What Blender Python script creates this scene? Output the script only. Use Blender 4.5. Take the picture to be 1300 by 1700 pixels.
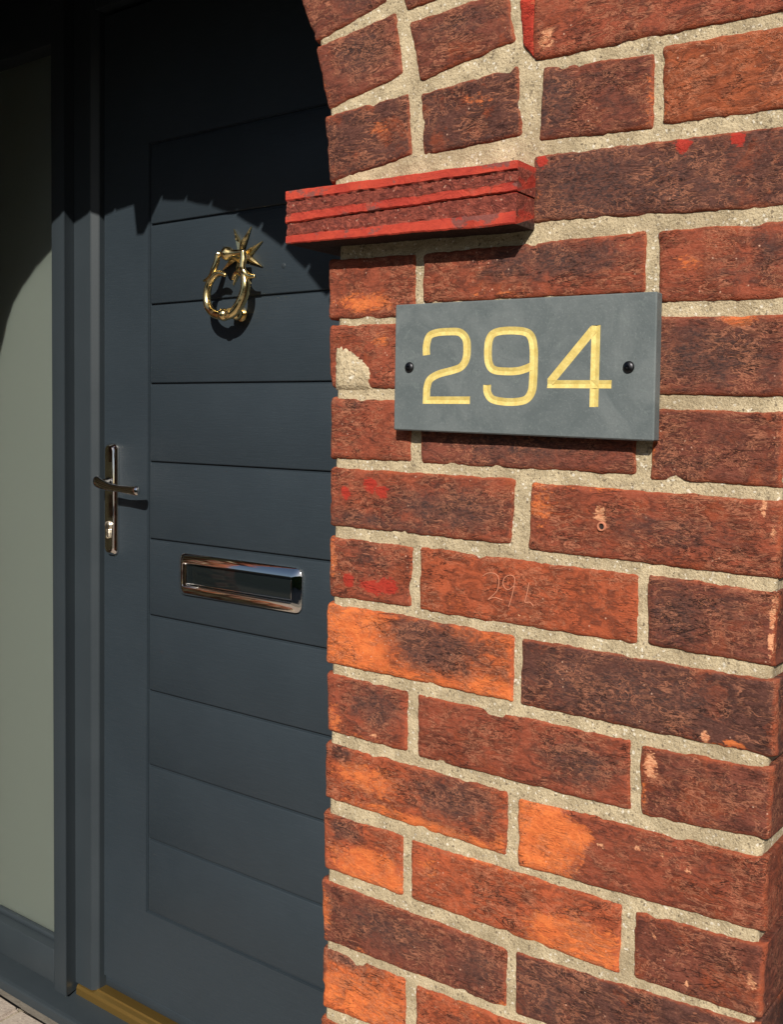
import bpy, bmesh, math, random
from mathutils import Vector, Matrix, noise
from math import sin, cos, pi, hypot, atan2, exp
random.seed(7)
scn = bpy.context.scene
COL = scn.collection
for o in list(bpy.data.objects): bpy.data.objects.remove(o)

# ------------------------------------------------------------ camera, sky, sun, exposure
cd = bpy.data.cameras.new('camera'); cam = bpy.data.objects.new('camera', cd); COL.objects.link(cam)
cd.sensor_fit = 'VERTICAL'; cd.sensor_height = 24; cd.lens = 1701.18/1700*24
cd.clip_start = 0.01; cd.clip_end = 400
_f = Vector((-0.5966021, 0.7985067, -0.0803304)); _r = Vector((0.7997823, 0.5998547, 0.0228585)); _u = Vector((-0.0664392, 0.0506094, 0.9965062))
m = Matrix((( _r.x, _u.x, -_f.x, 0.66167), (_r.y, _u.y, -_f.y, -0.78331), (_r.z, _u.z, -_f.z, 0.02936), (0, 0, 0, 1)))
cam.matrix_world = m
scn.camera = cam

SUN = Vector((0.57, -1.0, 0.73)).normalized()
w = bpy.data.worlds.new("World"); scn.world = w; w.use_nodes = True
nt = w.node_tree; bg = nt.nodes['Background']
sky = nt.nodes.new('ShaderNodeTexSky'); sky.sky_type = 'NISHITA'; sky.sun_disc = False
sky.sun_elevation = math.asin(SUN.z); sky.sun_rotation = math.radians(180-29.7)
nt.links.new(sky.outputs[0], bg.inputs[0]); bg.inputs[1].default_value = 0.05
sl = bpy.data.lights.new('sun', 'SUN'); sl.energy = 5.0; sl.angle = math.radians(0.5); sl.color = (1, .93, .82)
so = bpy.data.objects.new('sun', sl); COL.objects.link(so); so.rotation_euler = (-SUN).to_track_quat('-Z', 'Y').to_euler()
so.location = SUN*20
scn.view_settings.view_transform = 'Standard'; scn.view_settings.look = 'None'
scn.view_settings.gamma = 1; scn.view_settings.exposure = 0.15; scn.view_settings.use_curve_mapping = False

# ------------------------------------------------------------ materials
def mat(name, base=(.5,.5,.5), rough=.5, metal=0, spec=.5):
    M = bpy.data.materials.new(name); M.use_nodes = True
    b = M.node_tree.nodes['Principled BSDF']
    b.inputs['Base Color'].default_value = (*base, 1); b.inputs['Roughness'].default_value = rough
    b.inputs['Metallic'].default_value = metal; b.inputs['Specular IOR Level'].default_value = spec
    return M, M.node_tree, b
class N:
    """tiny node helper"""
    def __init__(s, nt): s.nt = nt
    def new(s, t, **k):
        n = s.nt.nodes.new(t)
        for a, v in k.items(): setattr(n, a, v)
        return n
    def link(s, a, b): s.nt.links.new(a, b)
    def pos(s, scale=(1,1,1), off=None):
        g = s.new('ShaderNodeNewGeometry'); mp = s.new('ShaderNodeMapping'); s.link(g.outputs['Position'], mp.inputs[0])
        mp.inputs['Scale'].default_value = scale
        return mp.outputs[0]
    def noise(s, vec, scale, detail=3, rough=.5, dist=0, out=0):
        n = s.new('ShaderNodeTexNoise'); s.link(vec, n.inputs['Vector']); n.inputs['Scale'].default_value = scale
        n.inputs['Detail'].default_value = detail; n.inputs['Roughness'].default_value = rough; n.inputs['Distortion'].default_value = dist
        return n.outputs[out]
    def voro(s, vec, scale, feature='F1', out='Distance'):
        n = s.new('ShaderNodeTexVoronoi', feature=feature); s.link(vec, n.inputs['Vector']); n.inputs['Scale'].default_value = scale
        return n.outputs[out]
    def math(s, op, a, b=None, c=None, clamp=False):
        n = s.new('ShaderNodeMath', operation=op, use_clamp=clamp)
        for i, v in enumerate((a, b, c)):
            if v is None: continue
            if isinstance(v, (int, float)): n.inputs[i].default_value = v
            else: s.link(v, n.inputs[i])
        return n.outputs[0]
    def ramp(s, fac, a, b, lo=0., hi=1.):
        n = s.new('ShaderNodeMapRange'); n.interpolation_type = 'SMOOTHSTEP'
        s.link(fac, n.inputs[0]); n.inputs[1].default_value = a; n.inputs[2].default_value = b
        n.inputs[3].default_value = lo; n.inputs[4].default_value = hi
        return n.outputs[0]
    def mix(s, fac, a, b, mode='MIX'):
        n = s.new('ShaderNodeMix', data_type='RGBA', blend_type=mode)
        if isinstance(fac, (int, float)): n.inputs[0].default_value = fac
        else: s.link(fac, n.inputs[0])
        for i, v in ((6, a), (7, b)):
            if isinstance(v, tuple): n.inputs[i].default_value = (*v, 1)
            else: s.link(v, n.inputs[i])
        return n.outputs[2]
    def bump(s, h, strength, dist, b, prev=None):
        n = s.new('ShaderNodeBump'); n.inputs['Strength'].default_value = strength; n.inputs['Distance'].default_value = dist
        s.link(h, n.inputs['Height'])
        if prev: s.link(prev, n.inputs['Normal'])
        s.link(n.outputs[0], b.inputs['Normal']); return n.outputs[0]

def brick_material():
    M, nt, b = mat('fired_brick', rough=.8, spec=.25); n = N(nt)
    oi = n.new('ShaderNodeObjectInfo'); at = n.new('ShaderNodeAttribute', attribute_name='marks'); sep = n.new('ShaderNodeSeparateColor')
    n.link(at.outputs['Color'], sep.inputs[0]); edge = n.new('ShaderNodeAttribute', attribute_name='edge').outputs['Fac']
    fresh, burn, paint = sep.outputs[0], sep.outputs[1], sep.outputs[2]; chip = at.outputs['Alpha']
    # each brick has its own piece of the texture
    g = n.new('ShaderNodeNewGeometry'); off = n.new('ShaderNodeVectorMath', operation='ADD'); n.link(g.outputs['Position'], off.inputs[0])
    cmb = n.new('ShaderNodeCombineXYZ'); n.link(oi.outputs['Random'], cmb.inputs[1]); n.link(cmb.outputs[0], off.inputs[1])
    def mp(sc):
        m_ = n.new('ShaderNodeMapping'); n.link(off.outputs[0], m_.inputs[0]); m_.inputs['Scale'].default_value = sc; return m_.outputs[0]
    p = mp((1,1,1)); ps = mp((.62,1,1.3))
    nb = n.noise(p, 34, 5, .62, .5); nm = n.noise(ps, 105, 6, .7, 1.0); nf = n.noise(ps, 330, 4, .65, .6); nh = n.noise(ps, 760, 3, .6)
    cb, cm, cf_ = (n.math('SUBTRACT', x, .5) for x in (nb, nm, nf))
    nn = n.math('ADD', n.math('MULTIPLY', cb, 1.5), n.math('ADD', n.math('MULTIPLY', cm, 1.7), n.math('MULTIPLY', cf_, 1.0)))
    base = oi.outputs['Color']
    dk = n.mix(1., base, (.36,.38,.44), 'MULTIPLY')
    c = n.mix(n.ramp(n.math('ADD', nm, n.math('MULTIPLY', cb, .6)), .38, .64, 0, .9), base, dk)
    c = n.mix(n.ramp(n.math('ADD', nb, n.math('MULTIPLY', cf_, .4)), .5, .70, 0, .55), c, (.34,.070,.024))
    # the rim is redder and fresher
    e2 = n.math('ADD', edge, n.math('MULTIPLY', nn, .45))
    c = n.mix(n.ramp(e2, .45, .95, 0, .6), c, (.40,.090,.036))
    nx_ = n.math('ADD', n.math('MULTIPLY', nn, .45), n.math('MULTIPLY', cf_, .5))
    f = n.math('MULTIPLY', n.ramp(n.math('ADD', fresh, nx_), .42, .60), n.ramp(n.math('ADD', fresh, nx_), .30, 1.0, .6, 1))
    orange = n.mix(n.ramp(nm, .35, .65), (.56,.125,.034), (.76,.20,.055))
    c = n.mix(f, c, orange)
    bu = n.ramp(n.math('ADD', burn, n.math('MULTIPLY', nn, .55)), .25, .90, 0, .95)
    dark = n.mix(n.ramp(nf, .38, .64), (.045,.026,.025), (.135,.052,.036))
    c = n.mix(bu, c, dark)
    # crinkled drag lines, thin and pale, in patches
    r1 = n.noise(mp((.5,1,1.5)), 90, 5, .62, .7); ridge = n.math('ABSOLUTE', n.math('SUBTRACT', r1, .5))
    r2 = n.noise(mp((.75,1,1.1)), 150, 4, .65, .5); ridge2 = n.math('ABSOLUTE', n.math('SUBTRACT', r2, .5))
    r3 = n.noise(mp((.3,1,1.6)), 150, 3, .6, .4); ridge3 = n.math('ABSOLUTE', n.math('SUBTRACT', r3, .5))
    patch = n.ramp(n.noise(p, 26, 3, .55, .5), .42, .60)
    line = n.math('MULTIPLY', n.ramp(ridge, .0, .045, 1, 0), patch)
    line2 = n.math('MULTIPLY', n.ramp(ridge2, .0, .050, 1, 0), n.ramp(n.noise(p, 40, 3, .5, .3), .47, .62))
    line3 = n.math('MULTIPLY', n.ramp(ridge3, .0, .022, 1, 0), n.ramp(n.noise(p, 31, 3, .5, .3), .48, .62))
    ln = n.math('MAXIMUM', n.math('MULTIPLY', line, .85), n.math('MULTIPLY', line2, .85))
    crease = n.math('MULTIPLY', n.ramp(ridge, .045, .085, 1, 0), patch)
    c = n.mix(n.math('MULTIPLY', crease, .25), c, (.045,.018,.014))
    pale = n.mix(.48, c, (.68,.27,.15))
    c = n.mix(ln, c, pale)
    c = n.mix(n.math('MULTIPLY', line3, .5), c, (.05,.02,.016))
    # tiny pale lime specks and grey bloom
    sp = n.math('MULTIPLY', n.ramp(n.voro(p, 130), .05, .13, 1, 0), n.ramp(n.noise(p, 22, 2), .52, .64))
    c = n.mix(n.math('MULTIPLY', sp, .8), c, (.70,.42,.30))
    c = n.mix(n.math('MULTIPLY', n.ramp(nh, .5, .72), .16), c, (.42,.22,.16))
    c = n.mix(n.math('MULTIPLY', n.ramp(nh, .5, .30), .22), c, (.05,.022,.018))
    r4 = n.noise(mp((.35,1,1.4)), 48, 5, .68, .5); ridge4 = n.math('ABSOLUTE', n.math('SUBTRACT', r4, .5))
    crack = n.math('MULTIPLY', n.ramp(ridge4, .0, .012, 1, 0), n.ramp(n.noise(p, 20, 2), .5, .58))
    c = n.mix(n.math('MULTIPLY', crack, .8), c, (.022,.010,.009))
    pit = n.ramp(n.voro(ps, 230), .0, .19, 1, 0)
    pit = n.math('MULTIPLY', pit, n.ramp(n.noise(p, 50, 2), .5, .65))
    c = n.mix(n.math('MULTIPLY', pit, .7), c, (.03,.013,.010))
    # red paint and pale chips
    pf = n.math('MULTIPLY', n.ramp(n.math('ADD', paint, n.math('MULTIPLY', nn, .8)), .45, .66, 0, .85), n.ramp(paint, .05, .30))
    c = n.mix(pf, c, (.40,.030,.018))
    cf = n.math('MULTIPLY', n.ramp(n.math('ADD', chip, n.math('MULTIPLY', nn, .9)), .42, .56, 0, .9), n.ramp(chip, .06, .30))
    c = n.mix(cf, c, n.mix(n.ramp(nf, .4, .6), (.50,.17,.08), (.74,.36,.20)))
    n.link(c, b.inputs['Base Color'])
    h = n.math('ADD', n.math('MULTIPLY', nm, 1.), n.math('MULTIPLY', nf, .5))
    h = n.math('SUBTRACT', h, n.math('MULTIPLY', pit, .6)); h = n.math('ADD', h, n.math('MULTIPLY', ln, .3))
    h = n.math('SUBTRACT', h, n.math('MULTIPLY', line3, .4)); h = n.math('SUBTRACT', h, n.math('MULTIPLY', crack, .9)); h = n.math('SUBTRACT', h, n.math('MULTIPLY', crease, .25))
    h = n.math('SUBTRACT', h, n.math('MULTIPLY', cf, .3)); h = n.math('SUBTRACT', h, n.math('MULTIPLY', f, .2))
    n.bump(h, .8, .0020, b)
    return M
BRICK = brick_material()

def mortar_material(name='lime_mortar', a=(.56,.46,.30), bb=(.39,.315,.20), sc=1.):
    M, nt, b = mat(name, rough=.92, spec=.2); n = N(nt); p = n.pos()
    c = n.mix(n.ramp(n.noise(p, 45*sc, 4, .6), .35, .65), bb, a)
    c = n.mix(n.ramp(n.noise(p, 120*sc, 4, .6), .55, .72, 0, .35), c, (.33,.255,.15))
    g = n.noise(p, 900*sc, 3, .6)
    c = n.mix(n.ramp(g, .52, .68, 0, .5), c, (.74,.66,.50))
    c = n.mix(n.ramp(g, .48, .32, 0, .6), c, (.24,.18,.11))
    v = n.new('ShaderNodeTexVoronoi'); n.link(p, v.inputs['Vector']); v.inputs['Scale'].default_value = 560*sc
    sepc = n.new('ShaderNodeSeparateColor'); n.link(v.outputs['Color'], sepc.inputs[0])
    c = n.mix(n.ramp(sepc.outputs[0], .95, .98, 0, .6), c, (.86,.82,.72))
    c = n.mix(n.ramp(sepc.outputs[1], .94, .98, 0, .7), c, (.12,.09,.065))
    big = n.noise(p, 9, 3, .6)
    c = n.mix(n.ramp(big, .5, .68, 0, .45), c, (.30,.235,.15))
    cr = n.math('ABSOLUTE', n.math('SUBTRACT', n.noise(p, 32*sc, 5, .7, .4), .5))
    cr = n.math('MULTIPLY', n.ramp(cr, .0, .008, 1, 0), n.ramp(n.noise(p, 17, 2), .55, .62))
    c = n.mix(n.math('MULTIPLY', cr, .6), c, (.10,.075,.05))
    n.link(c, b.inputs['Base Color'])
    h = n.math('ADD', n.noise(p, 420*sc, 4, .65), n.math('MULTIPLY', n.noise(p, 150*sc, 3, .5), .8))
    n.bump(h, 1., .0018/sc, b)
    return M
MORTAR = mortar_material()
RENDERPATCH = mortar_material('coarse_mortar', (.60,.49,.32), (.40,.32,.20), .6)

def tile_material():
    M, nt, b = mat('red_tile', rough=.75, spec=.3); n = N(nt); p = n.pos((.7,1,1))
    at = n.new('ShaderNodeAttribute', attribute_name='rough_and_shade').outputs['Fac']
    nb = n.noise(p, 40, 5, .6, .8); nm = n.noise(p, 190, 5, .7, 1.2)
    smooth = n.mix(n.ramp(nb, .3, .7), (.36,.034,.022), (.50,.060,.032))
    smooth = n.mix(n.ramp(n.noise(p, 26, 5, .7), .57, .62, 0, .85), smooth, (.17,.070,.060))
    smooth = n.mix(n.ramp(nm, .54, .70, 0, .55), smooth, (.22,.035,.025))
    rgh = n.mix(n.ramp(nm, .35, .65), (.14,.030,.022), (.34,.078,.05))
    rgh = n.mix(n.ramp(n.noise(p, 330, 2), .66, .72, 0, .8), rgh, (.62,.33,.24))
    c = n.mix(n.ramp(n.math('ADD', at, n.math('MULTIPLY', n.math('SUBTRACT', nb, .5), 2.2)), .4, .6), smooth, rgh)
    c = n.mix(n.ramp(at, 1.3, 1.7), c, (.055,.026,.020))  # shade painted into the colour of the lower tile's underside
    n.link(c, b.inputs['Base Color'])
    h = n.math('MULTIPLY', nm, n.math('ADD', n.math('MULTIPLY', at, 1.), .3))
    n.bump(h, 1., .004, b)
    return M
TILE = tile_material()

def paint_material(name, base, rough=.42, grain=True):
    M, nt, b = mat(name, base, rough, spec=.3); n = N(nt)
    p = n.pos((1,1,1)); pg = n.pos((9,9,150)) if grain else p
    g = n.noise(pg, 1.6, 6, .65, 1.2) if grain else n.noise(p, 160, 3)
    d = n.noise(p, 7, 4, .6)
    c = n.mix(n.ramp(d, .3, .7, 0, 1), tuple(x*.98 for x in base), tuple(x*1.04 for x in base))
    gf = n.noise(n.pos((22,22,420)), 1.5, 5, .7, .6)
    c = n.mix(n.ramp(gf, .5, .8, 0, .22 if grain else .08), c, tuple(min(1, x*2.2) for x in base))
    dust = n.ramp(n.voro(p, 55), .0, .035, .35, 0)
    dust = n.math('MULTIPLY', dust, n.ramp(n.noise(p, 9, 2), .5, .6))
    c = n.mix(dust, c, (.30,.31,.31))
    n.link(c, b.inputs['Base Color']); n.link(n.ramp(d, .3, .7, rough-.03, rough+.05), b.inputs['Roughness'])
    n.bump(n.math('ADD', g, n.math('MULTIPLY', gf, .5)), .5 if grain else .15, .0008 if grain else .0003, b)
    return M
DOOR = paint_material('anthracite_woodgrain', (.025,.035,.045), .44)
FRAME = paint_material('anthracite_foil', (.028,.037,.045), .48, False)
BLACK, _, _ = mat('black_gasket', (.006,.006,.007), .6)

def slate_material():
    M, nt, b = mat('honed_slate', rough=.6, spec=.4); n = N(nt); p = n.pos()
    a = n.noise(p, 22, 6, .65, 1.0); f = n.noise(p, 300, 4, .6)
    c = n.mix(n.ramp(a, .3, .7), (.098,.118,.124), (.142,.163,.168))
    c = n.mix(n.ramp(n.noise(p, 75, 5, .7, .8), .58, .75, 0, .6), c, (.19,.225,.22))
    c = n.mix(n.ramp(f, .62, .75, 0, .35), c, (.05,.06,.06))
    n.link(c, b.inputs['Base Color']); c = n.mix(n.ramp(n.noise(p, 700, 3, .6), .55, .72, 0, .3), c, (.24,.27,.27)); n.link(c, b.inputs['Base Color']); n.bump(n.math('ADD', a, n.math('MULTIPLY', f, .5)), .5, .0010, b)
    return M
SLATE = slate_material()
def gold_material():
    M, nt, b = mat('gold_leaf_paint', rough=.42, metal=.15, spec=.5); n = N(nt); p = n.pos()
    c = n.mix(n.ramp(n.noise(p, 130, 5, .7), .35, .68), (.68,.52,.16), (.84,.68,.25))
    n.link(c, b.inputs['Base Color']); n.bump(n.noise(p, 500, 3), .4, .0005, b)
    return M
GOLD = gold_material()
def metal_material(name, base, rough):
    M, nt, b = mat(name, base, rough, metal=1); n = N(nt); p = n.pos()
    n.link(n.ramp(n.noise(p, 70, 4, .6), .35, .7, rough*.7, rough*1.7), b.inputs['Roughness'])
    return M
BRASS = metal_material('polished_brass', (.98,.77,.38), .20)
CHROME = metal_material('chrome', (.90,.87,.84), .05)
STRIP, _, _ = mat('brushed_gold_strip', (.34,.22,.065), .45, metal=.85)
SCREW = metal_material('black_screw', (.05,.05,.055), .3)
DARKFLAP, _, _ = mat('black_glossy_flap', (.008,.011,.012), .09, spec=.6)

def glass_material():
    M = bpy.data.materials.new('frosted_glass'); M.use_nodes = True; nt = M.node_tree; n = N(nt)
    for q in list(nt.nodes): nt.nodes.remove(q)
    out = n.new('ShaderNodeOutputMaterial'); p = n.pos()
    tr = n.new('ShaderNodeBsdfTransparent'); tr.inputs[0].default_value = (.92,.97,.93,1)
    rf = n.new('ShaderNodeBsdfRefraction'); rf.inputs['Color'].default_value = (.92,.97,.93,1); rf.inputs['Roughness'].default_value = .42; rf.inputs['IOR'].default_value = 1.12
    df = n.new('ShaderNodeBsdfDiffuse'); df.inputs[0].default_value = (.40,.47,.42,1)
    gl = n.new('ShaderNodeBsdfGlossy'); gl.inputs['Roughness'].default_value = .22
    def mx(f, a, b_):
        m_ = n.new('ShaderNodeMixShader')
        if isinstance(f, float): m_.inputs[0].default_value = f
        else: n.link(f, m_.inputs[0])
        n.link(a, m_.inputs[1]); n.link(b_, m_.inputs[2]); return m_.outputs[0]
    fr = n.new('ShaderNodeFresnel'); fr.inputs[0].default_value = 1.45
    bp = n.new('ShaderNodeBump'); bp.inputs['Strength'].default_value = .15; bp.inputs['Distance'].default_value = .0006; n.link(n.noise(p, 420, 3, .6), bp.inputs['Height'])
    for q in (gl, df, rf): n.link(bp.outputs[0], q.inputs['Normal'])
    tl = n.new('ShaderNodeBsdfTranslucent'); tl.inputs[0].default_value = (.88,.95,.90,1); n.link(bp.outputs[0], tl.inputs['Normal'])
    core_ = mx(.35, tr.outputs[0], rf.outputs[0]); core_ = mx(.26, core_, tl.outputs[0]); core_ = mx(.20, core_, df.outputs[0])
    n.link(mx(fr.outputs[0], core_, gl.outputs[0]), out.inputs[0])
    return M
GLASS = glass_material()
def stone_material():
    M, nt, b = mat('pale_sett', rough=.85, spec=.25); n = N(nt); p = n.pos()
    oi = n.new('ShaderNodeObjectInfo')
    c = n.mix(oi.outputs['Random'], (.36,.29,.25), (.46,.40,.34))
    c = n.mix(n.ramp(n.noise(p, 60, 5, .65), .4, .7, 0, .5), c, (.25,.20,.18))
    c = n.mix(n.ramp(n.noise(p, 420, 3), .6, .7, 0, .5), c, (.55,.5,.44))
    n.link(c, b.inputs['Base Color']); n.bump(n.noise(p, 150, 5, .6), .7, .003, b)
    return M
STONE = stone_material()
SAND = mortar_material('joint_sand', (.40,.35,.27), (.28,.24,.18))
def ground_material():
    M, nt, b = mat('block_paving_ground', rough=.9, spec=.2); n = N(nt); p = n.pos()
    c = n.mix(n.ramp(n.noise(p, 1.4, 5, .6), .3, .7), (.13,.12,.10), (.20,.18,.155))
    c = n.mix(n.ramp(n.noise(p, 60, 4, .6), .45, .7, 0, .5), c, (.16,.14,.12))
    n.link(c, b.inputs['Base Color']); n.bump(n.noise(p, 90, 4), .6, .004, b)
    return M
GROUND = ground_material()
def plaster_material(name, base):
    M, nt, b = mat(name, base, .9, spec=.2); n = N(nt); p = n.pos()
    c = n.mix(n.ramp(n.noise(p, 6, 4), .3, .7), tuple(x*.85 for x in base), base)
    n.link(c, b.inputs['Base Color']); n.bump(n.noise(p, 120, 4), .3, .001, b)
    return M
PLASTER = plaster_material('painted_boarding', (.06,.06,.058))

# ------------------------------------------------------------ object helpers
def props(o, label=None, cat=None, group=None, kind=None):
    if cat and not kind: kind = 'thing'
    if label: o['label'] = label
    if cat: o['category'] = cat
    if group: o['group'] = group
    if kind: o['kind'] = kind
    return o
def thing(name, loc, label, cat, group=None, kind=None):
    o = bpy.data.objects.new(name, None); COL.objects.link(o); o.location = loc; o.empty_display_size = .05
    return props(o, label, cat, group, kind)
def wpos(o):
    v = Vector(o.location); q = o.parent
    while q: v += Vector(q.location); q = q.parent
    return v
def link(name, me, m, parent=None, loc=(0,0,0)):
    """link a mesh whose vertices are relative to the WORLD point loc"""
    o = bpy.data.objects.new(name, me); COL.objects.link(o)
    if m and not me.materials: me.materials.append(m)
    L = Vector(loc)
    if parent: o.parent = parent; L = L - wpos(parent)
    o.location = L
    return o
def mesh(name, vs, fs, smooth=False):
    me = bpy.data.meshes.new(name); me.from_pydata([tuple(v) for v in vs], [], fs); me.update()
    if smooth: me.polygons.foreach_set('use_smooth', [True]*len(me.polygons))
    return me
def box_mesh(name, x0, x1, y0, y1, z0, z1, bevel=0., segs=2, org=None):
    org = org or ((x0+x1)/2, (y0+y1)/2, (z0+z1)/2)
    bm = bmesh.new(); bmesh.ops.create_cube(bm, size=1)
    for v in bm.verts:
        v.co = Vector((x0+(v.co.x+.5)*(x1-x0)-org[0], y0+(v.co.y+.5)*(y1-y0)-org[1], z0+(v.co.z+.5)*(z1-z0)-org[2]))
    if bevel: bmesh.ops.bevel(bm, geom=bm.edges[:], offset=bevel, segments=segs, affect='EDGES', profile=.5)
    me = bpy.data.meshes.new(name); bm.to_mesh(me); bm.free()
    if bevel: me.polygons.foreach_set('use_smooth', [True]*len(me.polygons)); me.set_sharp_from_angle(angle=math.radians(50))
    return me, org
def box(name, x0, x1, y0, y1, z0, z1, m, parent=None, bevel=0., segs=2):
    me, org = box_mesh(name, x0, x1, y0, y1, z0, z1, bevel, segs)
    return link(name, me, m, parent, org)
def tube(name, pts, rad, m, parent, seg=14, flat=1.0, closed_caps=True):
    """swept tube through world points with a radius per point (catmull smoothed)"""
    P = [Vector(p) for p in pts]; R = rad if isinstance(rad, (list, tuple)) else [rad]*len(P)
    Q = []; RR = []
    for i in range(len(P)-1):
        a, b, c, d = P[max(i-1, 0)], P[i], P[i+1], P[min(i+2, len(P)-1)]
        for k in range(6):
            t = k/6
            Q.append(.5*((2*b)+(c-a)*t+(2*a-5*b+4*c-d)*t*t+(3*b-3*c+d-a)*t**3)); RR.append(R[i]*(1-t)+R[i+1]*t)
    Q.append(P[-1]); RR.append(R[-1])
    org = sum(Q, Vector())/len(Q)
    vs = []; fs = []; up = Vector((0, 1, 0))
    for i, q in enumerate(Q):
        t = (Q[min(i+1, len(Q)-1)]-Q[max(i-1, 0)]).normalized()
        s = t.cross(up)
        if s.length < 1e-3: s = t.cross(Vector((0, 0, 1)))
        s.normalize(); u = s.cross(t).normalized()
        for k in range(seg):
            a = 2*pi*k/seg; vs.append(q-org+s*cos(a)*RR[i]+u*sin(a)*RR[i]*flat)
    for i in range(len(Q)-1):
        for k in range(seg):
            a = i*seg+k; b = i*seg+(k+1) % seg; fs.append((a, b, b+seg, a+seg))
    fs.append(tuple(range(seg))[::-1]); fs.append(tuple(range((len(Q)-1)*seg, len(Q)*seg)))
    return link(name, mesh(name, vs, fs, True), m, parent, org)
def lathe(name, org, axis, prof, m, parent, seg=24):
    """prof = [(distance along axis, radius)]"""
    ax = Vector(axis).normalized(); s = ax.orthogonal().normalized(); u = ax.cross(s)
    vs = []; fs = []
    for d, r in prof:
        for k in range(seg):
            a = 2*pi*k/seg; vs.append(ax*d+(s*cos(a)+u*sin(a))*max(r, 1e-5))
    for i in range(len(prof)-1):
        for k in range(seg):
            a = i*seg+k; b = i*seg+(k+1) % seg; fs.append((a, b, b+seg, a+seg))
    fs.append(tuple(range(seg))[::-1]); fs.append(tuple(range((len(prof)-1)*seg, len(prof)*seg)))
    me = mesh(name, vs, fs, True); me.set_sharp_from_angle(angle=math.radians(40))
    bm = bmesh.new(); bm.from_mesh(me); bmesh.ops.recalc_face_normals(bm, faces=bm.faces); bm.to_mesh(me); bm.free()
    return link(name, me, m, parent, org)
def ball(r): return [(-r*cos(pi*i/14), r*sin(pi*i/14)) for i in range(15)]

# ------------------------------------------------------------ brick wall of the porch
wall = thing('brick_wall', (0, 0, -1.27), 'weathered red brick porch wall with arched opening and pale mortar joints right of the door', 'brick wall')

def n3(x, y, z): return noise.noise(Vector((x, y, z)))
def stops(L, fine):
    e = [0, .0012, .003, .0055]
    mid = L-.011; k = max(2, int(mid/fine))
    return [a/L for a in e] + [(.0055+mid*(i+1)/k)/L for i in range(k-1)] + [1-a/L for a in reversed(e)]
def brick_mesh(c, depth, marks=(), fine=.0042, seed=0., rough=1., y0=0.):
    TL, TR, BR, BL = [Vector((p[0], p[1])) for p in c]
    ctr = (TL+TR+BR+BL)/4; G = .0021
    TL, TR, BR, BL = TL+Vector((-G, G)), TR+Vector((G, G)), BR+Vector((G, -G)), BL+Vector((-G, -G))
    ctr = (TL+TR+BR+BL)/4; Lx = ((TR-TL).length+(BR-BL).length)/2; Lz = ((TL-BL).length+(TR-BR).length)/2
    us, vs_ = stops(Lx, fine), stops(Lz, fine); nx, nz = len(us), len(vs_)
    V = []; M = []; E = []
    tiltx = n3(seed*3.1, 1, 2)*.0012; tiltz = n3(seed*2.3, 7, 2)*.0012; yb = n3(seed*1.7, 3, 3)*.0007
    for v in vs_:
        for u in us:
            q = (TL*(1-u)+TR*u)*(1-v)+(BL*(1-u)+BR*u)*v
            ex = min(u, 1-u)*Lx; ez = min(v, 1-v)*Lz; r = .0030
            d = min(ex, ez)
            if ex < r and ez < r: d = r-hypot(r-ex, r-ez)
            back = max(0, 1-d/.0026)**2*.0036
            wob = exp(-min(ex, ez)/.012)*.0014*rough
            sx, sz = q.x*70+seed, q.y*70
            wx = n3(sx, sz, seed)*wob*.8 + n3(sx*3.3, sz*3.3, seed)*wob*.7
            wz = n3(sx, sz, seed+9)*wob*.8 + n3(sx*3.3, sz*3.3, seed+5)*wob*.7
            y = y0+yb+tiltx*(u-.5)+tiltz*(v-.5)+back
            y += n3(q.x*22, q.y*40, seed)*.0008*rough + n3(q.x*90, q.y*160, seed)*.0005*rough
            y -= .0004*min(1, min(ex, ez)/.006)
            ck = n3(q.x*60+5, q.y*60, seed*2)      # knocked edges
            if ck > .34: y += (ck-.34)*.012*exp(-min(ex, ez)/.006)
            mk = [0, 0, 0, 0]
            for (ch, mu, mv, ru, rv, s) in marks:
                k = 'fbpc'.index(ch); g = ((u-mu)/ru)**2+((v-mv)/rv)**2
                mk[k] = max(mk[k], s*exp(-g*.9))
            y += mk[3]*.0006+max(0, mk[0]-.5)*.0004
            V.append((q.x+wx-ctr.x, y, q.y+wz-ctr.y)); M.append(mk); E.append(max(0, 1-min(ex, ez)/.007))
    F = []
    for j in range(nz-1):
        for i in range(nx-1):
            a = j*nx+i; F.append((a, a+nx, a+nx+1, a+1))
    loop = [i for i in range(nx)]+[j*nx+nx-1 for j in range(1, nz)]+[(nz-1)*nx+i for i in range(nx-2, -1, -1)]+[j*nx for j in range(nz-2, 0, -1)]
    base = len(V); steps = (.010, .03, depth)
    for s in steps:
        for a in loop:
            x, y, z = V[a]; V.append((x+n3(x*60, s*60, z*60)*.0006, y0+s, z+n3(x*60, s*60, z*60+4)*.0006)); M.append(M[a]); E.append(.3)
    n = len(loop); rings = [loop]+[list(range(base+k*n, base+(k+1)*n)) for k in range(len(steps))]
    for k in range(len(steps)):
        A, B = rings[k], rings[k+1]
        for i in range(n): F.append((A[i], A[(i+1) % n], B[(i+1) % n], B[i]))
    F.append(tuple(rings[-1]))
    me = mesh('brick', V, F, True)
    ca = me.attributes.new('marks', 'FLOAT_COLOR', 'POINT'); ca.data.foreach_set('color', [t for mk in M for t in mk])
    ea = me.attributes.new('edge', 'FLOAT', 'POINT'); ea.data.foreach_set('value', E)
    return me, (ctr.x, 0, ctr.y)

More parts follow.
